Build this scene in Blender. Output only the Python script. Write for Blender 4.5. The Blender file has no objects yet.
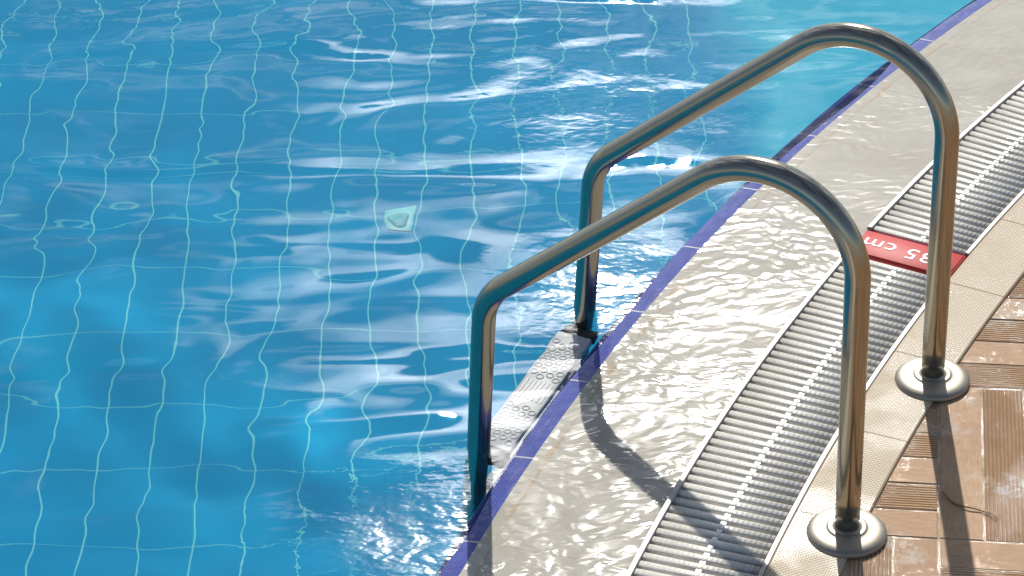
import bpy, bmesh, math, random
import numpy as np
from mathutils import Vector, Matrix

random.seed(7)
rng = np.random.default_rng(11)
scene = bpy.context.scene
COL = scene.collection
R = math.radians

# ------------------------------------------------------------------ constants
CX, CY = 6.19563, 1.37662              # centre of the round deck the pool runs along
R_POOL, R_TILE = 6.783, 6.740          # blue nosing strip
R_G1, R_G2 = 6.459, 6.235              # overflow grate
R_B = 6.114                            # inner edge of the studded border
Z_DECK = 0.030
FLOOR_Z = -1.35
JOINT, JOINT0 = 0.0389, 2.7656         # angular spacing of the edge tiles
BJ, BJ0 = 0.0433, 2.64336
SUN_AZ, SUN_EL = 86.8, 37.0

# ------------------------------------------------------------------ helpers
def link(o):
    COL.objects.link(o)
    return o

def tag(o, label=None, cat=None, group=None, kind=None):
    if label: o['label'] = label
    if cat: o['category'] = cat
    if group: o['group'] = group
    if kind: o['kind'] = kind
    return o

def empty(name, loc=(0, 0, 0)):
    o = bpy.data.objects.new(name, None)
    o.location = loc
    o.empty_display_size = 0.1
    return link(o)

def mesh_obj(name, verts, faces, mat, parent=None, uvs=None, smooth=False, mats=None, midx=None, attr=None):
    me = bpy.data.meshes.new(name)
    me.from_pydata([tuple(v) for v in verts], [], [tuple(f) for f in faces])
    if mats:
        for m in mats: me.materials.append(m)
    else:
        me.materials.append(mat)
    if uvs is not None:
        ul = me.uv_layers.new(name='UVMap')
        idx = np.empty(len(me.loops), dtype=np.int32)
        me.loops.foreach_get('vertex_index', idx)
        ul.data.foreach_set('uv', np.asarray(uvs, dtype=np.float32)[idx].ravel())
    if midx is not None:
        me.polygons.foreach_set('material_index', np.asarray(midx, dtype=np.int32))
    if attr is not None:
        a = me.attributes.new('rnd', 'FLOAT', 'FACE')
        a.data.foreach_set('value', np.asarray(attr, dtype=np.float32))
    if smooth:
        me.polygons.foreach_set('use_smooth', np.ones(len(me.polygons), dtype=bool))
    me.update()
    o = link(bpy.data.objects.new(name, me))
    if parent:
        o.parent = parent
        o.matrix_parent_inverse = Matrix.Translation(parent.location).inverted()
    return o

class MB:
    """collects simple solids into one mesh"""
    def __init__(self):
        self.v, self.f, self.uv = [], [], []
    def add(self, verts, faces, uvs=None):
        b = len(self.v)
        self.v += [tuple(x) for x in verts]
        self.f += [tuple(i + b for i in f) for f in faces]
        self.uv += list(uvs) if uvs is not None else [(x[0], x[1]) for x in verts]
    def build(self, name, mat, parent=None, smooth=False):
        return mesh_obj(name, self.v, self.f, mat, parent, self.uv, smooth)

def polar(r, a, z):
    return (CX + r * math.cos(a), CY + r * math.sin(a), z)

def ring(name, prof, mat, a0=0.0, a1=2 * math.pi, n=900, parent=None, smooth=True, vref=6.5):
    """revolve an (r, z) profile round the deck centre; UV = metres along, radius"""
    angs = np.linspace(a0, a1, n + 1)
    v, uv = [], []
    for a in angs:
        s = 0
        for k, (r, z) in enumerate(prof):
            v.append(polar(r, a, z)); uv.append((a * vref, r + (0 if k == 0 else 0)))
    m = len(prof); f = []
    for i in range(n):
        for k in range(m - 1):
            f.append((i * m + k, i * m + k + 1, (i + 1) * m + k + 1, (i + 1) * m + k))
    return mesh_obj(name, v, f, mat, parent, uv, smooth)

def tube(mb, pts, rad, n=24, cap=True):
    pts = [Vector(p) for p in pts]
    T = []
    for i in range(len(pts)):
        a = pts[max(i - 1, 0)]; b = pts[min(i + 1, len(pts) - 1)]
        T.append((b - a).normalized())
    ref = Vector((0, 0, 1)) if abs(T[0].z) < .9 else Vector((1, 0, 0))
    N = (ref - T[0] * ref.dot(T[0])).normalized()
    v, uv, L = [], [], 0
    for i, p in enumerate(pts):
        if i:
            N = (N - T[i] * N.dot(T[i])).normalized()
            L += (pts[i] - pts[i - 1]).length
        B = T[i].cross(N)
        rr = rad[i] if isinstance(rad, (list, tuple)) else rad
        for k in range(n):
            a = 2 * math.pi * k / n
            v.append(p + (N * math.cos(a) + B * math.sin(a)) * rr); uv.append((L, k / n))
    f = []
    for i in range(len(pts) - 1):
        for k in range(n):
            f.append((i * n + k, i * n + (k + 1) % n, (i + 1) * n + (k + 1) % n, (i + 1) * n + k))
    if cap:
        f.append(tuple(range(n))[::-1]); f.append(tuple((len(pts) - 1) * n + k for k in range(n)))
    mb.add(v, f, uv)

def lathe(mb, prof, o, n=64, axis=None):
    v, f = [], []
    for k in range(n):
        a = 2 * math.pi * k / n
        for r, z in prof:
            v.append((o[0] + r * math.cos(a), o[1] + r * math.sin(a), o[2] + z))
    m = len(prof)
    for k in range(n):
        for j in range(m - 1):
            f.append((k * m + j, ((k + 1) % n) * m + j, ((k + 1) % n) * m + j + 1, k * m + j + 1))
    mb.add(v, f)

def box8(mb, c8, uvs=None):
    mb.add(c8, [(0, 3, 2, 1), (4, 5, 6, 7), (0, 1, 5, 4), (1, 2, 6, 5), (2, 3, 7, 6), (3, 0, 4, 7)], uvs)

def obox(mb, o, ex, ey, x0, x1, y0, y1, z0, z1):
    """box in a local frame (ex, ey, Z) with origin o"""
    def P(x, y, z): return tuple(Vector(o) + ex * x + ey * y + Vector((0, 0, z)))
    box8(mb, [P(x0, y0, z0), P(x1, y0, z0), P(x1, y1, z0), P(x0, y1, z0), P(x0, y0, z1), P(x1, y0, z1), P(x1, y1, z1), P(x0, y1, z1)])

def bevel(o, w, seg=2):
    m = o.modifiers.new('bevel', 'BEVEL'); m.width = w; m.segments = seg; m.limit_method = 'ANGLE'; m.angle_limit = R(35)
    o.data.polygons.foreach_set('use_smooth', np.ones(len(o.data.polygons), dtype=bool))
    m.harden_normals = False
    return o

# ------------------------------------------------------------------ materials
class NT:
    def __init__(self, name):
        self.m = bpy.data.materials.new(name); self.m.use_nodes = True
        self.t = self.m.node_tree; self.n = self.t.nodes; self.n.clear()
        self.out = self.n.new('ShaderNodeOutputMaterial')
    def new(self, typ, **kw):
        d = self.n.new(typ)
        for k, v in kw.items(): setattr(d, k, v)
        return d
    def lk(self, a, b): self.t.links.new(a, b)
    def setin(self, sock, v):
        if hasattr(v, 'is_linked') or isinstance(v, bpy.types.NodeSocket): self.lk(v, sock)
        else: sock.default_value = v
    def math(self, op, a, b=0.0, c=None, clamp=False):
        d = self.new('ShaderNodeMath', operation=op, use_clamp=clamp)
        self.setin(d.inputs[0], a); self.setin(d.inputs[1], b)
        if c is not None: self.setin(d.inputs[2], c)
        return d.outputs[0]
    def mix(self, fac, a, b, mode='MIX'):
        d = self.new('ShaderNodeMix', data_type='RGBA', blend_type=mode)
        self.setin(d.inputs[0], fac)
        self.setin(d.inputs[6], a if not isinstance(a, tuple) else (*a, 1)[:4])
        self.setin(d.inputs[7], b if not isinstance(b, tuple) else (*b, 1)[:4])
        return d.outputs[2]
    def noise(self, vec, scale, detail=4, rough=.55, dist=0.0):
        d = self.new('ShaderNodeTexNoise'); self.lk(vec, d.inputs['Vector'])
        d.inputs['Scale'].default_value = scale; d.inputs['Detail'].default_value = detail
        d.inputs['Roughness'].default_value = rough; d.inputs['Distortion'].default_value = dist
        return d.outputs['Fac']
    def ramp(self, fac, lo, hi, a=0.0, b=1.0, smooth=True):
        d = self.new('ShaderNodeMapRange', interpolation_type='SMOOTHSTEP' if smooth else 'LINEAR')
        self.setin(d.inputs[0], fac)
        for i, v in zip((1, 2, 3, 4), (lo, hi, a, b)): self.setin(d.inputs[i], v)
        return d.outputs[0]
    def uv(self):
        d = self.new('ShaderNodeTexCoord'); return d.outputs['UV']
    def obj(self):
        d = self.new('ShaderNodeTexCoord'); return d.outputs['Object']
    def xyz(self, v):
        d = self.new('ShaderNodeSeparateXYZ'); self.lk(v, d.inputs[0]); return d.outputs
    def scale(self, v, s, rot=0.0):
        d = self.new('ShaderNodeMapping'); self.lk(v, d.inputs[0]); d.inputs['Scale'].default_value = s
        d.inputs['Rotation'].default_value = (0, 0, rot); return d.outputs[0]
    def bump(self, h, strength=1.0, dist=0.001, normal=None):
        d = self.new('ShaderNodeBump'); self.lk(h, d.inputs['Height']); d.inputs['Strength'].default_value = strength
        d.inputs['Distance'].default_value = dist
        if normal is not None: self.lk(normal, d.inputs['Normal'])
        return d.outputs[0]
    def bsdf(self, color, rough=.5, **kw):
        p = self.new('ShaderNodeBsdfPrincipled')
        self.setin(p.inputs['Base Color'], color if not isinstance(color, tuple) else (*color, 1)[:4])
        self.setin(p.inputs['Roughness'], rough)
        names = dict(metal='Metallic', normal='Normal', coat='Coat Weight', coat_rough='Coat Roughness', coat_n='Coat Normal',
                     ior='IOR', trans='Transmission Weight', spec='Specular IOR Level', coat_ior='Coat IOR')
        for k, v in kw.items(): self.setin(p.inputs[names[k]], v)
        self.lk(p.outputs[0], self.out.inputs[0]); return p

def mat_water():
    t = NT('pool water')
    co = t.obj()
    x, y, z = t.xyz(co)
    # fine capillary ripples, in patches
    def blob(cx, cy, rx, ry):
        a = t.math('POWER', t.math('DIVIDE', t.math('SUBTRACT', x, cx), rx), 2.0)
        b = t.math('POWER', t.math('DIVIDE', t.math('SUBTRACT', y, cy), ry), 2.0)
        return t.math('EXPONENT', t.math('MULTIPLY', t.math('ADD', a, b), -1.0))
    # long crests lying across the view, medium chop, then fine ripples in patches
    crest = t.noise(t.scale(co, (1.5, 5.0, 1), .06), 1.0, .8, .4, .9)
    chop = t.noise(t.scale(co, (4.6, 6.0, 1), -.4), 1.0, .8, .4, .5)
    fine = t.noise(t.scale(co, (24, 40, 1), .5), 1.0, 1.5, .5, .3)
    patch = t.ramp(t.noise(co, 1.6, 2, .5), .45, .68, 0.0, 1.0)
    far = t.ramp(y, 5.2, 6.2, 0.0, 1.0)
    turb = t.math('MINIMUM', t.math('ADD', t.math('ADD', blob(.20, 4.66, .17, .20), t.math('MULTIPLY', blob(-.20, 3.88, .17, .16), 1.25)), t.math('MULTIPLY', blob(.24, 5.42, .26, .22), .55)), 1.0)
    fa = t.math('ADD', t.math('ADD', t.math('MULTIPLY', patch, .015), t.math('MULTIPLY', far, .15)), t.math('MULTIPLY', turb, .85))
    h = t.math('ADD', t.math('MULTIPLY', crest, t.math('ADD', .0085, t.math('MULTIPLY', patch, .005))), t.math('MULTIPLY', chop, t.math('ADD', .0042, t.math('MULTIPLY', far, .0022))))
    h = t.math('ADD', h, t.math('MULTIPLY', fine, t.math('MULTIPLY', fa, .0022)))
    micro = t.noise(t.scale(co, (52, 84, 1), .3), 1.0, 1.0, .5, .3)
    h = t.math('ADD', h, t.math('MULTIPLY', micro, t.math('MULTIPLY', turb, .00062)))
    n = t.bump(h, 1.0, 1.0)
    t.bsdf((.97, .995, 1.0), t.math('MULTIPLY', t.math('MAXIMUM', t.math('SUBTRACT', turb, .12), 0.0), .15), trans=1.0, ior=1.333, normal=n)
    return t.m

def mat_floor():
    t = NT('blue pool floor tile')
    co = t.obj(); x, y, z = t.xyz(co)
    def line(c, pitch, off, w):
        u = t.math('ABSOLUTE', t.math('SUBTRACT', t.math('FRACT', t.math('DIVIDE', t.math('ADD', c, off), pitch)), .5))
        return t.ramp(u, w[0] / pitch, w[1] / pitch, 1.0, 0.0)
    xr = t.math('ADD', x, t.math('MULTIPLY', y, -.018))
    lx = line(xr, .1205, 1.189 + .1013 + .06025, (.0011, .0027))
    ly = line(t.math('ADD', y, t.math('MULTIPLY', x, .018)), .2500, .131 + .125, (.0010, .0030))
    l = t.math('MAXIMUM', lx, t.math('MULTIPLY', ly, .55))
    big = t.noise(co, 2.2, 3, .5); fine = t.noise(co, 60, 4, .6)
    base = t.mix(t.ramp(big, .35, .65), (.001, .345, .66), (.001, .405, .74))
    base = t.mix(t.math('MULTIPLY', fine, .25), base, (.002, .43, .77))
    c = t.mix(l, base, (.20, .80, .86))
    t.bsdf(c, .5, ior=1.12)
    return t.m

def mat_wall():
    t = NT('blue mosaic pool wall')
    co = t.uv()
    b = t.new('ShaderNodeTexBrick'); t.lk(co, b.inputs[0])
    b.offset = 0; b.inputs['Scale'].default_value = 1
    b.inputs['Brick Width'].default_value = .245; b.inputs['Row Height'].default_value = .125
    b.inputs['Mortar Size'].default_value = .004
    b.inputs['Color1'].default_value = (.008, .16, .36, 1); b.inputs['Color2'].default_value = (.012, .20, .42, 1)
    b.inputs['Mortar'].default_value = (.2, .6, .7, 1)
    t.bsdf(b.outputs[0], .5, ior=1.12)
    return t.m

def mat_pale_floor():
    t = NT('pale blue floor area')
    co = t.obj()
    n = t.noise(co, 3.5, 4, .6)
    f = t.noise(t.scale(co, (40, 40, 40)), 1, 3, .6)
    c = t.mix(t.ramp(n, .35, .7), (.06, .62, .86), (.10, .70, .92))
    x, y, z = t.xyz(co)
    c = t.mix(t.math('MULTIPLY', f, .3), c, (.08, .64, .90))
    c = t.mix(t.ramp(t.math('ADD', x, t.math('MULTIPLY', t.math('SUBTRACT', n, .5), .25)), .54, .78), (.001, .385, .71), c)  # pale blue blends into the floor blue towards its left side
    t.bsdf(c, .5, ior=1.12)
    return t.m

def joint_mask(t, u, pitch, off, w):
    d = t.math('ABSOLUTE', t.math('SUBTRACT', t.math('FRACT', t.math('ADD', t.math('DIVIDE', t.math('SUBTRACT', u, off), pitch), .5)), .5))
    return t.ramp(d, w[0] / pitch, w[1] / pitch, 1.0, 0.0)

def film(t, co, lo=.0009):
    """heights of the thin sheet of water that runs over the edge stones: sharp little wavelets"""
    w = t.noise(co, 2.6, 2, .5)
    d = t.new('ShaderNodeVectorMath', operation='ADD'); t.lk(co, d.inputs[0])
    cb = t.new('ShaderNodeCombineXYZ'); t.setin(cb.inputs[0], t.math('MULTIPLY', w, .22)); t.setin(cb.inputs[1], t.math('MULTIPLY', w, .16))
    t.lk(cb.outputs[0], d.inputs[1])
    a = t.noise(t.scale(d.outputs[0], (30, 48, 1), .35), 1.0, .6, .4, .5)
    b = t.noise(t.scale(d.outputs[0], (11, 17, 1), -.5), 1.0, 1, .4, .4)
    return t.math('ADD', t.math('MULTIPLY', a, .6), t.math('MULTIPLY', b, .9))

def mat_ramp():
    t = NT('wet beige edge stone')
    co = t.uv(); u, v, _ = t.xyz(co); ob = t.obj()
    grain = t.noise(ob, 260, 3, .6); cloud = t.noise(ob, 6, 4, .6)
    stain = t.noise(t.scale(co, (9, 30, 1)), 1, 4, .65)
    c = t.mix(t.ramp(cloud, .3, .7), (.37, .345, .285), (.46, .435, .37))
    c = t.mix(t.ramp(grain, .35, .75, 0, .35), c, (.36, .33, .27))
    # joints between stones and the line between nosing tile and stone, rust stained in places
    j = joint_mask(t, u, JOINT * 6.5, JOINT0 * 6.5, (.0007, .0024))
    lip = t.ramp(t.math('ABSOLUTE', t.math('SUBTRACT', v, 6.713)), .0008, .0030, 1, 0)
    near = t.ramp(t.math('ABSOLUTE', t.math('SUBTRACT', v, 6.716)), .002, .014, 1, 0)
    rust = t.math('MULTIPLY', near, t.ramp(stain, .48, .68))
    c = t.mix(t.math('MULTIPLY', t.math('MAXIMUM', j, lip), t.ramp(stain, .30, .65, .12, .65)), c, (.31, .24, .16))
    c = t.mix(t.math('MULTIPLY', rust, .42), c, (.45, .25, .09))
    edge = t.ramp(v, 6.462, 6.476, 1, 0)
    c = t.mix(t.math('MULTIPLY', edge, .4), c, (.30, .27, .21))
    fh = film(t, ob)
    x, y, _z = t.xyz(ob)
    wet = t.noise(ob, 2.1, 3, .5)
    calm = t.ramp(y, 4.55, 5.15, 1.0, .40)         # the sheet lies calmer further along the edge
    amp = t.math('MULTIPLY', calm, t.ramp(wet, .36, .62, .35, 1.0))
    n_film = t.bump(t.math('MULTIPLY', fh, amp), 1.0, .0054)
    n_base = t.bump(t.math('ADD', grain, t.math('MULTIPLY', fh, .8)), .5, .0008)
    t.bsdf(c, .6, spec=.06, normal=n_base, coat=1.0, coat_rough=.09, coat_n=n_film, coat_ior=1.333)
    return t.m

def mat_nosing():
    t = NT('cobalt blue grip tile')
    co = t.uv(); u, v, _ = t.xyz(co); ob = t.obj()
    rib = t.math('SINE', t.math('MULTIPLY', v, 2 * math.pi / .0052))
    brk = t.math('SINE', t.math('MULTIPLY', u, 2 * math.pi / .006))
    h = t.math('ADD', rib, t.math('MULTIPLY', brk, .5))
    cl = t.noise(ob, 25, 4, .6)
    c = t.mix(t.ramp(cl, .3, .7), (.026, .045, .27), (.050, .075, .36))
    c = t.mix(t.ramp(h, .2, 1.2, 0, .35), c, (.12, .14, .50))
    lime = t.math('MULTIPLY', t.ramp(t.noise(t.scale(co, (7, 60, 1)), 1, 5, .65), .50, .72), t.ramp(t.noise(ob, 120, 3, .7), .35, .6))
    c = t.mix(t.math('MULTIPLY', lime, .35), c, (.40, .40, .52))
    j = joint_mask(t, u, JOINT * 6.5, JOINT0 * 6.5, (.0011, .0026))
    c = t.mix(j, c, (.60, .58, .58))
    n1 = t.bump(h, .6, .0007)
    n2 = t.bump(film(t, ob), 1.0, .0018)
    t.bsdf(c, .5, spec=.1, normal=n1, coat=1.0, coat_rough=.09, coat_n=n2, coat_ior=1.333)
    return t.m

def mat_grate():
    t = NT('light grey grate plastic')
    co = t.uv(); u, v, _ = t.xyz(co); ob = t.obj()
    bead = t.math('SINE', t.math('MULTIPLY', v, 2 * math.pi / .0095))
    dirt = t.noise(ob, 9, 5, .65); g = t.noise(ob, 150, 3, .6)
    c = t.mix(t.ramp(dirt, .35, .7), (.64, .61, .545), (.78, .755, .69))
    c = t.mix(t.ramp(g, .5, .75, 0, .3), c, (.33, .29, .22))
    wet = t.ramp(t.noise(ob, 7, 3, .6), .46, .60)
    n = t.bump(t.math('ADD', bead, t.math('MULTIPLY', g, .5)), .35, .0006)
    t.bsdf(c, .42, spec=.3, normal=n, coat=t.math('MULTIPLY', wet, .9), coat_rough=.08, coat_n=n)
    return t.m

def mat_simple(name, col, rough=.4, noise=.15, scale=40, dark=None, **kw):
    t = NT(name); ob = t.obj()
    n = t.noise(ob, scale, 5, .62)
    dk = dark or tuple(c * .6 for c in col)
    c = t.mix(t.ramp(n, .4, .8, 0, noise * 2), col, dk)
    b = t.bump(n, .15, .0008)
    t.bsdf(c, rough, normal=b, **kw)
    return t.m

def mat_border():
    t = NT('cream studded border tile')
    co = t.uv(); u, v, _ = t.xyz(co); ob = t.obj()
    k = 2 * math.pi / .0088
    s1 = t.math('SINE', t.math('MULTIPLY', u, k)); s2 = t.math('SINE', t.math('MULTIPLY', v, k))
    st = t.ramp(t.math('MULTIPLY', s1, s2), -.2, .75)
    pl = t.math('MINIMUM', t.ramp(v, R_B + .003, R_B + .007), t.ramp(v, R_G2 - .004, R_G2 - .012))
    st = t.math('MULTIPLY', st, pl)
    dirt = t.noise(ob, 11, 5, .65)
    c = t.mix(t.ramp(dirt, .3, .72), (.68, .60, .46), (.76, .69, .56))
    c = t.mix(t.math('MULTIPLY', t.math('SUBTRACT', 1.0, st), .75), c, (.36, .26, .15))
    j = joint_mask(t, u, BJ * 6.5, BJ0 * 6.5, (.0008, .0026))
    c = t.mix(t.math('MULTIPLY', j, .8), c, (.26, .16, .08))
    wet = t.ramp(t.noise(ob, 4.2, 3, .6), .40, .60)
    x, y, _z = t.xyz(ob)
    wet = t.math('MULTIPLY', wet, t.ramp(y, 4.45, 4.15, .25, 1.0))
    n = t.bump(t.math('SUBTRACT', st, t.math('MULTIPLY', j, 1.0)), .9, .0008)
    t.bsdf(c, .5, spec=.15, normal=n, coat=t.math('MULTIPLY', wet, 1.0), coat_rough=.13, coat_n=n)
    return t.m

def mat_plank(name, ribbed):
    t = NT(name)
    co = t.uv(); u, v, _ = t.xyz(co); ob = t.obj()
    at = t.new('ShaderNodeAttribute', attribute_name='rnd'); rnd = at.outputs['Fac']
    big = t.noise(ob, 14, 4, .6); g = t.noise(t.scale(co, (30, 260, 1)), 1, 4, .6, .8); sp = t.noise(ob, 420, 3, .6)
    pat = t.noise(ob, 7.0, 5, .62)
    if ribbed:
        c1, c2 = (.33, .19, .095), (.43, .265, .145)
    else:
        c1, c2 = (.43, .265, .155), (.54, .355, .22)
    c = t.mix(rnd, c1, c2)
    c = t.mix(t.ramp(g, .35, .75, 0, .5), c, tuple(x * .6 for x in c1))
    damp = t.ramp(t.noise(ob, 8.5, 4, .65), .50, .58)
    c = t.mix(t.math('MULTIPLY', damp, .25), c, tuple(x * .72 for x in c1))
    c = t.mix(t.ramp(big, .5, .75, 0, .45), c, (.50, .38, .27))
    c = t.mix(t.ramp(sp, .60, .78, 0, .55), c, (.16, .10, .06))
    rib = t.math('SINE', t.math('MULTIPLY', t.math('ADD', v, t.math('MULTIPLY', t.noise(t.scale(co, (14, 70, 1)), 1, 3, .6), .0022)), 2 * math.pi / .0069))
    if ribbed:
        c = t.mix(t.ramp(rib, .15, -.9, 0, .5), c, (.20, .115, .06))
    # dried lime and grout smears
    sm = t.math('MULTIPLY', t.ramp(pat, .55, .66), t.ramp(t.noise(ob, 90, 4, .7), .40, .58))
    c = t.mix(t.math('MULTIPLY', sm, .55), c, (.55, .52, .47))
    wet = t.ramp(t.noise(ob, 5.2, 3, .6), .48, .56)
    gl = t.noise(ob, 150, 2, .6)
    if not ribbed: wet = t.math('MULTIPLY', wet, t.math('MULTIPLY', t.ramp(t.noise(ob, 60, 4, .7), .50, .60), .6))
    h = t.math('ADD', t.math('MULTIPLY', rib, .8 if ribbed else 0.0), t.math('MULTIPLY', g, .35))
    n = t.bump(h, .8, .0010)
    n2 = t.bump(t.math('ADD', h, t.math('MULTIPLY', gl, 1.6)), .9, .0016)
    t.bsdf(c, .62, spec=.12, normal=n, coat=wet, coat_rough=.09, coat_n=n2)
    return t.m

def mat_mortar():
    t = NT('paving mortar'); ob = t.obj()
    n = t.noise(ob, 30, 5, .65)
    wet = t.ramp(t.noise(ob, 13, 3, .6), .42, .55)
    c = t.mix(t.ramp(n, .35, .7), (.36, .26, .16), (.54, .44, .32))
    b = t.bump(t.noise(ob, 160, 4, .7), .8, .002)
    t.bsdf(c, .6, spec=.12, normal=b, coat=wet, coat_rough=.08, coat_n=b)
    return t.m

def mat_steel(name, base, rough, patina=0.0):
    t = NT(name); ob = t.obj(); co = t.uv()
    n = t.noise(t.scale(co, (6, 40, 1)), 1, 4, .6); sp = t.noise(ob, 330, 3, .65); cl = t.noise(ob, 18, 4, .6)
    c = t.mix(t.ramp(n, .3, .7, 0, .25), base, tuple(x * .8 for x in base))
    c = t.mix(t.ramp(sp, .60, .74, 0, .35 + patina), c, tuple(x * k for x, k in zip(base, (.55, .46, .36))))
    r = t.math('ADD', rough, t.math('MULTIPLY', t.ramp(cl, .35, .75), .07))
    b = t.bump(n, .05, .0005)
    t.bsdf(c, r, metal=1.0, normal=b)
    return t.m

M_WATER = mat_water(); M_FLOOR = mat_floor(); M_WALL = mat_wall(); M_PALE_FLOOR = mat_pale_floor()
M_RAMP = mat_ramp(); M_NOSE = mat_nosing(); M_GRATE = mat_grate(); M_BORDER = mat_border()
M_RIB = mat_plank('ribbed terracotta plank', True); M_SMOOTH = mat_plank('smooth terracotta plank', False)
M_MORTAR = mat_mortar()
M_STEEL = mat_steel('brushed stainless tube', (.41, .37, .30), .14)
M_FLANGE = mat_steel('dull stainless flange', (.40, .365, .305), .46, .15)
M_RAIL = mat_simple('white grate rail', (.37, .36, .34), .35, .25, 60)
M_SPACER = mat_simple('white grate rib', (.74, .74, .72), .3, .1, 60)
M_TROUGH = mat_simple('gutter concrete', (.42, .39, .34), .6, .3, 20)
M_RED = mat_simple('red enamel', (.52, .030, .028), .5, .12, 120, spec=.2)
M_REDRIM = mat_simple('deep red enamel', (.40, .012, .014), .35, .1, 120)
M_LETTER = mat_simple('pale lettering', (.80, .66, .63), .45, .2, 200)
_t = NT('white step plastic'); _t.bsdf((.82, .82, .80), .38, ior=1.5); M_TREAD = _t.m
M_BLACK = mat_simple('dark step bracket', (.035, .030, .028), .4, .2, 60)
M_TWIG = mat_simple('dry brown stalk', (.27, .15, .05), .7, .4, 300)
M_FLOOR_PLATE = mat_simple('pale cyan plate', (.16, .80, .86), .35, .1, 50)
M_GROUND = mat_simple('far terrace paving', (.45, .34, .24), .6, .3, 3)

# ------------------------------------------------------------------ setting
caustic_recv = []
def S(o):
    o['kind'] = 'structure'; return o

PX0, PX1, PY0, PY1 = -9.0, 18.0, -9.0, 15.0
def quad(name, pts, mat, uv=None):
    return mesh_obj(name, pts, [(0, 1, 2, 3)], mat, None, uv or [(p[0], p[1]) for p in pts])
caustic_recv.append(S(quad('pool_floor', [(PX0, PY0, FLOOR_Z), (PX1, PY0, FLOOR_Z), (PX1, PY1, FLOOR_Z), (PX0, PY1, FLOOR_Z)], M_FLOOR)))
mb = MB()
for (a, b) in (((PX0, PY0), (PX0, PY1)), ((PX0, PY1), (PX1, PY1)), ((PX1, PY1), (PX1, PY0)), ((PX1, PY0), (PX0, PY0))):
    L = math.dist(a, b)
    mb.add([(a[0], a[1], FLOOR_Z), (b[0], b[1], FLOOR_Z), (b[0], b[1], .05), (a[0], a[1], .05)], [(0, 1, 2, 3)],
           [(0, 0), (L, 0), (L, 1.4), (0, 1.4)])
ang = np.linspace(0, 2 * math.pi, 721)
v, uv, f = [], [], []
for a in ang:
    for z in (-.012, -.35, FLOOR_Z):
        v.append(polar(R_POOL - .001, a, z)); uv.append((a * R_POOL, z))
for i in range(720):
    for k in range(2): f.append((i * 3 + k, i * 3 + k + 1, i * 3 + k + 4, i * 3 + k + 3))
mb.add(v, f, uv)
caustic_recv.append(S(mb.build('pool_wall', M_WALL)))

# pale blue area just above the floor, starting under the edge to the right
LX, LZ = .545, -1.346
pts = []
a_s = math.pi - math.acos((CX - LX) / R_POOL)
for a in np.linspace(a_s, math.pi / 2, 60): pts.append(polar(R_POOL + .002, a, LZ)[:2])
poly = pts + [(CX, PY1 - .01), (LX, PY1 - .01)]
n = len(poly)
v = [(x, y, LZ) for x, y in poly] + [(x, y, FLOOR_Z + .001) for x, y in poly]
f = [tuple(range(n))] + [(i, i + n, (i + 1) % n + n, (i + 1) % n) for i in range(n)]
caustic_recv.append(S(mesh_obj('pool_pale_floor', v, f, M_PALE_FLOOR, None, [(p[0], p[1]) for p in v])))

# edge: blue nosing, beige stone ramp
A0, A1 = 1.2, 3.9          # modelled finely here
def ring2(name, prof, mat, smooth=True):
    o = ring(name, prof, mat, 0, 2 * math.pi, 1400, smooth=smooth); return S(o)
nose = ring2('pool_edge_nosing', [(R_POOL, -.075), (R_POOL, -.006), (R_POOL - .002, -.002), (R_POOL - .007, .0005), (R_TILE + .010, .0035), (R_TILE, .005)], M_NOSE)
caustic_recv.append(nose)
prof = []
for i in range(9):
    s = i / 8
    prof.append((R_TILE + (R_G1 - R_TILE) * s, .005 + .013 * s))
ramp = ring2('pool_edge_stone', prof, M_RAMP)
caustic_recv.append(ramp)
S(ring('gutter', [(R_G1 + .0002, .0178), (R_G1 + .0002, -.050), (R_G2 - .001, -.050), (R_G2 - .001, .014), (R_G2 - .001, .030)], M_TROUGH, 0, 2 * math.pi, 700, smooth=False))
S(ring('deck_border', [(R_G2, .020), (R_G2, .0325), (R_G2 - .003, .0345), (R_B + .003, .0345), (R_B, .0325), (R_B, .022)], M_BORDER, 0, 2 * math.pi, 1400, smooth=False))

# paving: mortar bed and terracotta planks in a basket weave
n = 256
v = [(CX, CY, .0288)] + [polar(R_G2 - .02, 2 * math.pi * k / n, .0288) for k in range(n)]
S(mesh_obj('paving_bed', v, [(0, k + 1, (k + 1) % n + 1) for k in range(n)], M_MORTAR, None, [(p[0], p[1]) for p in v]))
O = Vector((.7178, 3.7825, 0)); th = R(-98.5)
U = Vector((math.cos(th), math.sin(th), 0)); W_ = Vector((-U.y, U.x, 0))
BL, NPL = .465, 6
PW = BL / NPL
pv, pf, puv, pm, pr = [], [], [], [], []
def clip(poly, nrm, d):
    out = []
    for i in range(len(poly)):
        a, b = poly[i], poly[(i + 1) % len(poly)]
        da, db = nrm.dot(a) - d, nrm.dot(b) - d
        if da <= 0: out.append(a)
        if da * db < 0: out.append(a + (b - a) * (da / (da - db)))
    return out
C0 = Vector((CX, CY, 0))
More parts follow.
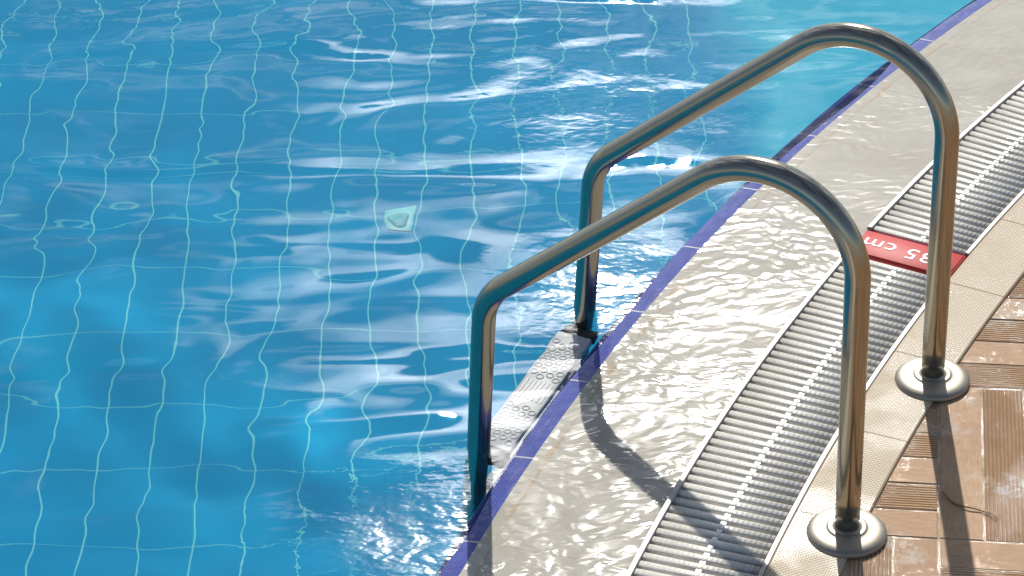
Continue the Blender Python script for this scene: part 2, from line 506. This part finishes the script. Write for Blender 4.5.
for bi in range(-7, 5):
    for bj in range(-5, 8):
        horiz = (bi + bj) % 2 == 0       # planks lie across
        for k in range(NPL):
            g = .0042
            if not horiz:
                u0, u1, w0, w1 = bi * BL + g / 2, (bi + 1) * BL - g / 2, bj * BL + k * PW + g / 2, bj * BL + (k + 1) * PW - g / 2
            else:
                u0, u1, w0, w1 = bi * BL + k * PW + g / 2, bi * BL + (k + 1) * PW - g / 2, bj * BL + g / 2, (bj + 1) * BL - g / 2
            cs = [O + U * a + W_ * b for a, b in ((u0, w0), (u1, w0), (u1, w1), (u0, w1))]
            mid = (cs[0] + cs[2]) / 2
            if (mid - C0).length > R_B + .5 or (mid - C0).length < 3.0: continue
            # clip on the tangent at the point of the circle nearest to the plank
            far = max(cs, key=lambda p: (p - C0).length)
            poly = cs
            for pc in (far, mid):
                nr = (pc - C0).normalized(); poly = clip(poly, nr, nr.dot(C0) + R_B - .0015)
                if len(poly) < 3: break
            if len(poly) < 3: continue
            rib = (k + (0 if horiz else 1) + bi * 3) % 2 == (1 if horiz else 1)
            rv = random.random(); tz = Z_DECK + random.uniform(-.0006, .0008)
            cen = sum(poly, Vector()) / len(poly)
            b0 = len(pv)
            lay = ((0.0, .0245), (0.0, tz - .0016), (.0016, tz))
            for ins, z in lay:
                for p in poly:
                    d = cen - p; q = p + d.normalized() * min(ins * 1.4, d.length * .3)
                    pv.append((q.x, q.y, z))
                    rel = q - O
                    a, b = rel.dot(U), rel.dot(W_)
                    puv.append((a, b - w0 + .0017) if not horiz else (b, a - u0 + .0017))
            m = len(poly)
            for l in range(2):
                for i in range(m):
                    pf.append((b0 + l * m + i, b0 + l * m + (i + 1) % m, b0 + (l + 1) * m + (i + 1) % m, b0 + (l + 1) * m + i)); pm.append(0 if rib else 1); pr.append(rv)
            pf.append(tuple(b0 + 2 * m + i for i in range(m))); pm.append(0 if rib else 1); pr.append(rv)
pav = mesh_obj('deck_paving', pv, pf, None, None, puv, False, [M_RIB, M_SMOOTH], pm, pr)
S(pav)

# terrace beyond the pool
mb = MB()
for (x0, x1, y0, y1) in ((-60, PX0, -60, 70), (PX1, 60, -60, 70), (PX0, PX1, PY1, 70), (PX0, PX1, -60, PY0)):
    mb.add([(x0, y0, .05), (x1, y0, .05), (x1, y1, .05), (x0, y1, .05)], [(0, 1, 2, 3)])
S(mb.build('ground', M_GROUND))

# ------------------------------------------------------------------ water
def axis(lo, f0, f1, hi, step, grow=1.12):
    mid = list(np.arange(f0, f1 + step / 2, step))
    l, s, x = [], step, f0
    while x > lo: s *= grow; x -= s; l.append(max(x, lo))
    r, s, x = [], step, mid[-1]
    while x < hi: s *= grow; x += s; r.append(min(x, hi))
    return np.array(l[::-1] + mid + r)
xs = axis(PX0, -1.75, 1.45, PX1, .0075); ys = axis(PY0, 3.35, 6.75, PY1, .0075)
X, Y = np.meshgrid(xs, ys)
FADE = 1 / (1 + (np.maximum(0, np.maximum(np.abs(X + .15) - 1.6, np.abs(Y - 5.05) - 1.7)) / .6) ** 2)
def lowfreq(seed, k, n=6):
    r = np.random.default_rng(seed); o = np.zeros_like(X)
    for _ in range(n):
        t = r.uniform(0, 2 * math.pi); kk = k * r.uniform(.6, 1.4)
        o += np.sin(kk * (X * math.cos(t) + Y * math.sin(t)) + r.uniform(0, 6.28))
    return o / math.sqrt(n / 2)
def waves(seed, lam0, lam1, slope, n, dirc=None, spread=math.pi):
    r = np.random.default_rng(seed); o = np.zeros_like(X)
    wx = .05 * lowfreq(seed + 50, 5); wy = .05 * lowfreq(seed + 51, 5)
    for _ in range(n):
        lam = math.exp(r.uniform(math.log(lam0), math.log(lam1))); k = 2 * math.pi / lam
        t = r.uniform(-spread, spread) + (dirc or 0)
        o += np.sin(k * ((X + wx) * math.cos(t) + (Y + wy) * math.sin(t)) + r.uniform(0, 6.28)) / k
    return o * slope * math.sqrt(2 / n)
H = waves(1, .45, 1.2, .0095, 12) + waves(2, .22, .45, .0052, 14)
rad = np.hypot(X - CX, Y - CY)
H *= FADE
Z = H
ny, nx = X.shape
keep = rad > 6.715
idx = np.arange(nx * ny).reshape(ny, nx)
q = np.stack([idx[:-1, :-1], idx[:-1, 1:], idx[1:, 1:], idx[1:, :-1]], -1).reshape(-1, 4)
kq = keep.ravel()[q].all(1)
q = q[kq]
used = np.unique(q); remap = -np.ones(nx * ny, dtype=np.int64); remap[used] = np.arange(len(used))
V = np.stack([X.ravel(), Y.ravel(), Z.ravel()], 1)[used]; q = remap[q]
me = bpy.data.meshes.new('water')
me.vertices.add(len(V)); me.vertices.foreach_set('co', V.astype(np.float32).ravel())
me.loops.add(len(q) * 4); me.loops.foreach_set('vertex_index', q.astype(np.int32).ravel())
me.polygons.add(len(q)); me.polygons.foreach_set('loop_start', np.arange(0, len(q) * 4, 4, dtype=np.int32))
me.polygons.foreach_set('loop_total', np.full(len(q), 4, dtype=np.int32)) if hasattr(me.polygons[0], 'loop_total') and not me.polygons[0].is_property_readonly('loop_total') else None
me.polygons.foreach_set('use_smooth', np.ones(len(q), dtype=bool))
me.update(calc_edges=True); me.validate()
me.materials.append(M_WATER)
water = S(link(bpy.data.objects.new('pool_water', me)))
water.cycles.is_caustics_caster = True

# ------------------------------------------------------------------ overflow grates
def grate(name, a0, a1, label):
    g = empty(name, polar(6.347, (a0 + a1) / 2, Z_DECK))
    tag(g, label, 'drain grate', 'overflow grates in the gutter')
    pitch = .0233 / 6.347
    n = int((a1 - a0) / pitch); pitch = (a1 - a0) / n
    mb = MB(); cb = MB()
    ri, ro = R_G2 + .011, R_G1 - .011
    sec = [(-.0086, .006), (-.0090, .0262), (-.0079, .0288), (-.0046, .0300), (0, .0303), (.0046, .0300), (.0079, .0288), (.0090, .0262), (.0086, .006)]
    for i in range(n):
        a = a0 + (i + .5) * pitch
        er = Vector((math.cos(a), math.sin(a), 0)); et = Vector((-er.y, er.x, 0))
        et_j = random.uniform(-.0007, .0007)
        v, uv = [], []
        dz = random.uniform(-.0004, .0004)
        for r in (ri, ro):
            for s, z in sec:
                p = C0 + er * r + et * (s + et_j); v.append((p.x, p.y, z + dz)); uv.append((s + i * .03, r))
        m = len(sec)
        f = [(j, j + 1, m + j + 1, m + j) for j in range(m - 1)] + [tuple(range(m))[::-1], tuple(range(m, 2 * m))]
        mb.add(v, f, uv)
        if i < n - 1:
            ac = a0 + (i + 1) * pitch
            er = Vector((math.cos(ac), math.sin(ac), 0)); et = Vector((-er.y, er.x, 0))
            h = pitch * 6.347 / 2 - .0085
            obox(cb, C0 + er * 6.345, er, et, -.0048, .0048, -h, h, .012, .0290)
    o = mb.build('slat_panel', M_GRATE, g); 
    o.data.polygons.foreach_set('use_smooth', np.ones(len(o.data.polygons), dtype=bool))
    cb.build('cross_rib', M_SPACER, g)
    for r0, r1 in ((R_G1 - .0115, R_G1 - .0008), (R_G2 + .0004, R_G2 + .0105)):
        nn = max(8, int((a1 - a0) / .006)); rb = MB(); v, f = [], []
        pr_ = [(r0, .004), (r0, .0325), (r0 + .0015, .0345), (r1 - .0015, .0345), (r1, .0325), (r1, .004)]
        for i in range(nn + 1):
            a = a0 + (a1 - a0) * i / nn
            v += [polar(r, a, z) for r, z in pr_]
        m = len(pr_)
        for i in range(nn):
            for j in range(m - 1): f.append((i * m + j, i * m + j + 1, (i + 1) * m + j + 1, (i + 1) * m + j))
        f += [tuple(range(m)), tuple(nn * m + j for j in range(m))[::-1]]
        rb.add(v, f); rb.build('side_rail', M_RAIL, g)
    return g
MA0, MA1 = 2.5818, 2.5970
grate('drain_grate', MA1 + .0004, 3.15, 'long pale slatted grate on the near side of the red depth plate')
grate('drain_grate', 2.0, MA0 - .0004, 'short far stretch of pale slatted grate behind the red depth plate')

# red depth plate in the grate run
am = (MA0 + MA1) / 2
er = Vector((math.cos(am), math.sin(am), 0)); et = Vector((-er.y, er.x, 0))
mk = empty('depth_marker', tuple(C0 + er * 6.347 + Vector((0, 0, Z_DECK))))
tag(mk, 'red depth plate with pale lettering 135 cm set between the grates', 'depth marker')
hw = (MA1 - MA0) * 6.347 / 2 - .0015
mb = MB(); obox(mb, C0 + er * 6.347, er, et, -.109, .109, -hw, hw, .004, .0300)
bevel(mb.build('plate', M_REDRIM, mk), .003)
mb = MB(); obox(mb, C0 + er * 6.347, er, et, -.104, .104, -hw + .006, hw - .004, .028, .0318)
bevel(mb.build('plate_face', M_RED, mk), .001)
cu = bpy.data.curves.new('lettering', 'FONT'); cu.body = '135 cm'; cu.size = .058; cu.align_x = 'CENTER'; cu.align_y = 'CENTER'
cu.extrude = .0004; cu.space_character = 1.08
to = link(bpy.data.objects.new('lettering_source', cu))
bpy.context.view_layer.update()
lm = bpy.data.meshes.new_from_object(to.evaluated_get(bpy.context.evaluated_depsgraph_get()))
bpy.data.objects.remove(to)
for vv in lm.vertices:
    p = C0 + er * (6.352 + vv.co.x) + et * (vv.co.y * .92) + Vector((0, 0, .0323 + vv.co.z)); vv.co = p
lm.materials.clear(); lm.materials.append(M_LETTER)
lo = link(bpy.data.objects.new('lettering', lm)); lo.parent = mk; lo.matrix_parent_inverse = Matrix.Translation(mk.location).inverted()

# ------------------------------------------------------------------ pool ladder
F = Vector((.56162, 3.80369, .03))
E1 = Vector((.427097, .904206, 0)); N1 = Vector((-.876663, .481105, 0))
LW = .5
def rail_profile(zt):
    h1, R1, a, D, R2, tilt = .5162, .1688, .6913, .7196, .12, .0776
    pts = [(0, -.02), (0, .1), (0, .3), (0, h1)]
    n = 36
    for i in range(1, n + 1):
        g = (math.pi / 2 + a) * i / n
        pts.append((R1 - R1 * math.cos(g), h1 + R1 * math.sin(g)))
    e = np.array(pts[-1]); d = np.array([math.cos(a), -math.sin(a)]); l = np.array([math.sin(tilt), -math.cos(tilt)])
    s, _q = np.linalg.solve(np.array([[d[0], -l[0]], [d[1], -l[1]]]), np.array([D, 0]) - e)
    Cn = e + s * d; turn = math.acos(d @ l); T = R2 * math.tan(turn / 2)
    a0 = Cn - d * T
    for k in range(1, 4): pts.append(tuple(e + (a0 - e) * k / 4))
    nr = np.array([d[1], -d[0]]); nr = nr if nr @ l > 0 else -nr
    cc = a0 + nr * R2
    for i in range(17):
        g = turn * i / 16; pts.append(tuple(cc - nr * R2 * math.cos(g) + d * R2 * math.sin(g)))
    e2 = np.array(pts[-1]); k = (zt - e2[1]) / l[1]
    for j in range(1, 9): pts.append(tuple(e2 + l * k * j / 8))
    return pts
lad = empty('pool_ladder', tuple(F + E1 * .25 + N1 * .36))
tag(lad, 'stainless steel pool ladder with two bent handrails and white steps at the blue edge', 'pool ladder')
TR = .0217
prof_r = rail_profile(-1.02)
for k in (0, 1):
    b = F + E1 * (LW * k)
    mb = MB(); tube(mb, [b + N1 * t + Vector((0, 0, z)) for t, z in prof_r], TR, 40)
    hr = mb.build('handrail', M_STEEL, lad, True)
    caustic_recv.append(hr)
    mb = MB()
    lathe(mb, [(TR - .0003, .0212), (TR + .0012, .0204), (TR + .0035, .0186), (TR + .0070, .0180), (TR + .0086, .0186), (TR + .0100, .0189), (TR + .0114, .0184), (TR + .0130, .0168), (TR + .0150, .0160), (.046, .0154), (.056, .0141), (.0640, .0112), (.0685, .0070), (.0693, .0035), (.0690, .0003)], (b.x, b.y, .0308), 96)
    fl = mb.build('base_flange', M_FLANGE, hr, True)
    fl.matrix_parent_inverse = Matrix.Identity(4)

def leg_t(z): return .7196 - z * math.tan(.0776)
for si, zs in enumerate((-.082, -.335, -.590, -.845)):
    t0 = leg_t(zs) - .002
    o = F + N1 * t0; o = Vector((o.x, o.y, 0))
    mb = MB()
    obox(mb, o, E1, N1, .056, .456, -.037, .037, zs - .020, zs)
    tr = bevel(mb.build('step', M_TREAD, lad), .004, 3)
    if si == 0: first_step = tr
    caustic_recv.append(tr)
    # raised grip rings at both ends and ridges in the middle, one moulding
    mb = MB()
    for x0, cols in ((.078, 6), (.302, 6)):
        for i in range(cols):
            for j in range(4):
                x = x0 + i * .0215 + (.0107 if j % 2 else 0); y = -.0255 + j * .017
                c = o + E1 * x + N1 * y
                lathe(mb, [(.0088, -.0005), (.0080, .0018), (.0064, .0022), (.0052, .0012), (.0046, -.0005)], (c.x, c.y, zs), 18)
    for j in range(7):
        y = -.027 + j * .009
        obox(mb, o, E1, N1, .222, .290, y - .0017, y + .0017, zs - .001, zs + .0018)
    gp = mb.build('grip_pattern', M_TREAD, tr, False); gp.matrix_parent_inverse = Matrix.Identity(4)
    caustic_recv.append(gp)
    for x0, x1 in ((.018, .0555), (.4565, .484)):
        mb = MB(); obox(mb, o, E1, N1, x0, x1, -.040, .034, zs - .026, zs + .003)
        br = bevel(mb.build('end_bracket', M_BLACK, tr), .006, 3); br.matrix_parent_inverse = Matrix.Identity(4)
        caustic_recv.append(br)

# ------------------------------------------------------------------ small things
fpl = empty('floor_plate', (-.267, 6.106, FLOOR_Z))  # thin pale cyan square with a slightly darker round middle
tag(fpl, 'pale cyan square with a round middle on the pool floor', 'pool inlet')
mb = MB(); obox(mb, Vector((-.267, 6.106, 0)), Vector((1, 0, 0)), Vector((0, 1, 0)), -.042, .042, -.050, .050, FLOOR_Z + .001, FLOOR_Z + .006)
caustic_recv.append(bevel(mb.build('square_plate', M_FLOOR_PLATE, fpl), .0022, 2))
mb = MB(); lathe(mb, [(.030, -.0005), (.0292, .0012), (.0120, .0018), (.0110, .0010), (.0005, .0010)], (-.267, 6.106, FLOOR_Z + .006), 32)
caustic_recv.append(mb.build('middle_disc', mat_simple('cyan plate middle', (.10, .62, .74), .5, .1, 50), fpl, True))

tw = [(.7431, 3.913), (.7498, 3.888), (.7625, 3.874), (.781, 3.862), (.800, 3.856), (.818, 3.844), (.826, 3.828)]
mb = MB()
pp = []
for i in range(len(tw) - 1):
    for k in range(5):
        s = k / 5; a, b = tw[i], tw[i + 1]; pp.append((a[0] + (b[0] - a[0]) * s, a[1] + (b[1] - a[1]) * s, .0335 + .0015 * math.sin((i * 5 + k) * .5)))
pp.append((*tw[-1], .033))
# smooth the polyline a little
for _ in range(4):
    pp = [pp[0]] + [tuple((np.array(pp[i - 1]) + 2 * np.array(pp[i]) + np.array(pp[i + 1])) / 4) for i in range(1, len(pp) - 1)] + [pp[-1]]
tube(mb, pp, [.0017 - .0008 * i / len(pp) for i in range(len(pp))], 8)
tag(mb.build('twig', M_TWIG, None, True), 'thin curved brown stalk lying on the terracotta planks right of the front post', 'twig')

for o in caustic_recv:
    o.cycles.is_caustics_receiver = True

# ------------------------------------------------------------------ light and sky
sd = Vector((math.cos(R(SUN_AZ)) * math.cos(R(SUN_EL)), math.sin(R(SUN_AZ)) * math.cos(R(SUN_EL)), math.sin(R(SUN_EL))))
sun = bpy.data.lights.new('sun', 'SUN'); sun.energy = 3.3; sun.angle = R(.53); sun.color = (1.0, .955, .88)
sun.cycles.is_caustics_light = True
so = link(bpy.data.objects.new('sun', sun)); so.rotation_euler = (-sd).to_track_quat('-Z', 'Y').to_euler()

w = bpy.data.worlds.new('World'); scene.world = w; w.use_nodes = True
nt = w.node_tree; N = nt.nodes; L = nt.links; N.clear()
out = N.new('ShaderNodeOutputWorld'); bg = N.new('ShaderNodeBackground'); L.new(bg.outputs[0], out.inputs[0])
sky = N.new('ShaderNodeTexSky'); sky.sky_type = 'NISHITA'; sky.sun_disc = False
sky.sun_elevation = R(SUN_EL); sky.sun_rotation = R(90 - SUN_AZ); sky.altitude = 10; sky.dust_density = .3; sky.ozone_density = 2.5
tc = N.new('ShaderNodeTexCoord'); sep = N.new('ShaderNodeSeparateXYZ'); L.new(tc.outputs['Generated'], sep.inputs[0])
def M(op, a, b):
    d = N.new('ShaderNodeMath'); d.operation = op
    for i, s in ((0, a), (1, b)):
        if isinstance(s, bpy.types.NodeSocket): L.new(s, d.inputs[i])
        else: d.inputs[i].default_value = s
    return d.outputs[0]
zz = M('ADD', M('MAXIMUM', sep.outputs[2], 0.0), .18)
cmb = N.new('ShaderNodeCombineXYZ'); L.new(M('DIVIDE', sep.outputs[0], zz), cmb.inputs[0]); L.new(M('DIVIDE', sep.outputs[1], zz), cmb.inputs[1])
GLOW = 320.0
of = N.new('ShaderNodeVectorMath'); of.operation = 'ADD'; L.new(cmb.outputs[0], of.inputs[0]); of.inputs[1].default_value = (1.700000, 0.400000, 0.0)
ns = N.new('ShaderNodeTexNoise'); L.new(of.outputs[0], ns.inputs['Vector']); ns.inputs['Scale'].default_value = 4.2
ns.inputs['Detail'].default_value = 6; ns.inputs['Roughness'].default_value = .55; ns.inputs['Distortion'].default_value = .4
mr = N.new('ShaderNodeMapRange'); mr.interpolation_type = 'SMOOTHSTEP'; L.new(ns.outputs['Fac'], mr.inputs[0])
mr.inputs[1].default_value = .45; mr.inputs[2].default_value = .68; mr.inputs[3].default_value = 0; mr.inputs[4].default_value = .9
# the cloud lies on the sunward side; the sky overhead and behind is clear
side = N.new('ShaderNodeMapRange'); side.interpolation_type = 'SMOOTHSTEP'; L.new(sep.outputs[1], side.inputs[0])
side.inputs[1].default_value = .05; side.inputs[2].default_value = .45; side.inputs[3].default_value = .12; side.inputs[4].default_value = 1
mx = N.new('ShaderNodeMix'); mx.data_type = 'RGBA'; L.new(M('MULTIPLY', mr.outputs[0], side.outputs[0]), mx.inputs[0]); L.new(sky.outputs[0], mx.inputs[6])
# cloud brightens steeply towards the sun, as thin cloud in front of it does
dt = N.new('ShaderNodeVectorMath'); dt.operation = 'DOT_PRODUCT'; L.new(tc.outputs['Generated'], dt.inputs[0]); dt.inputs[1].default_value = tuple(sd)
def lobe(deg): return M('EXPONENT', M('MULTIPLY', M('SUBTRACT', dt.outputs['Value'], 1.0), 1 / (1 - math.cos(R(deg)))), 0)
lum = M('ADD', M('ADD', 21.0, M('MULTIPLY', lobe(10), 14.0)), M('MULTIPLY', lobe(4.6), GLOW))
cc = N.new('ShaderNodeMix'); cc.data_type = 'RGBA'; cc.blend_type = 'MULTIPLY'; cc.inputs[0].default_value = 1
cc.inputs[6].default_value = (1.0, .995, .985, 1)
cl = N.new('ShaderNodeCombineXYZ')
for q_ in range(3): L.new(lum, cl.inputs[q_])
L.new(cl.outputs[0], cc.inputs[7])
L.new(cc.outputs[2], mx.inputs[7])
L.new(mx.outputs[2], bg.inputs[0]); bg.inputs[1].default_value = .052

# ------------------------------------------------------------------ camera
f, pitch, roll, h = 2784.06, .5695, .0359, 2.9948
cam = bpy.data.cameras.new('camera'); cam.sensor_width = 36; cam.sensor_fit = 'HORIZONTAL'; cam.lens = f / 1024 * 36
cam.clip_start = .05; cam.clip_end = 500
co = link(bpy.data.objects.new('camera', cam))
fw = Vector((0, math.cos(pitch), -math.sin(pitch))); up = Vector((0, math.sin(pitch), math.cos(pitch))); rt = Vector((1, 0, 0))
c, s = math.cos(roll), math.sin(roll)
X_ = rt * c - up * s; Y_ = rt * s + up * c
m = Matrix((X_, Y_, -fw)).transposed().to_4x4(); m.translation = Vector((0, 0, h))
co.matrix_world = m
scene.camera = co

scene.render.engine = 'CYCLES'
scene.cycles.max_bounces = 12; scene.cycles.transmission_bounces = 8; scene.cycles.glossy_bounces = 6; scene.cycles.diffuse_bounces = 3
scene.cycles.caustics_refractive = True; scene.cycles.caustics_reflective = False
scene.cycles.sample_clamp_indirect = 6.0
scene.cycles.use_denoising = True
vs = scene.view_settings
vs.view_transform = 'Standard'; vs.look = 'None'; vs.exposure = 0.52; vs.gamma = 1.0; vs.use_curve_mapping = False
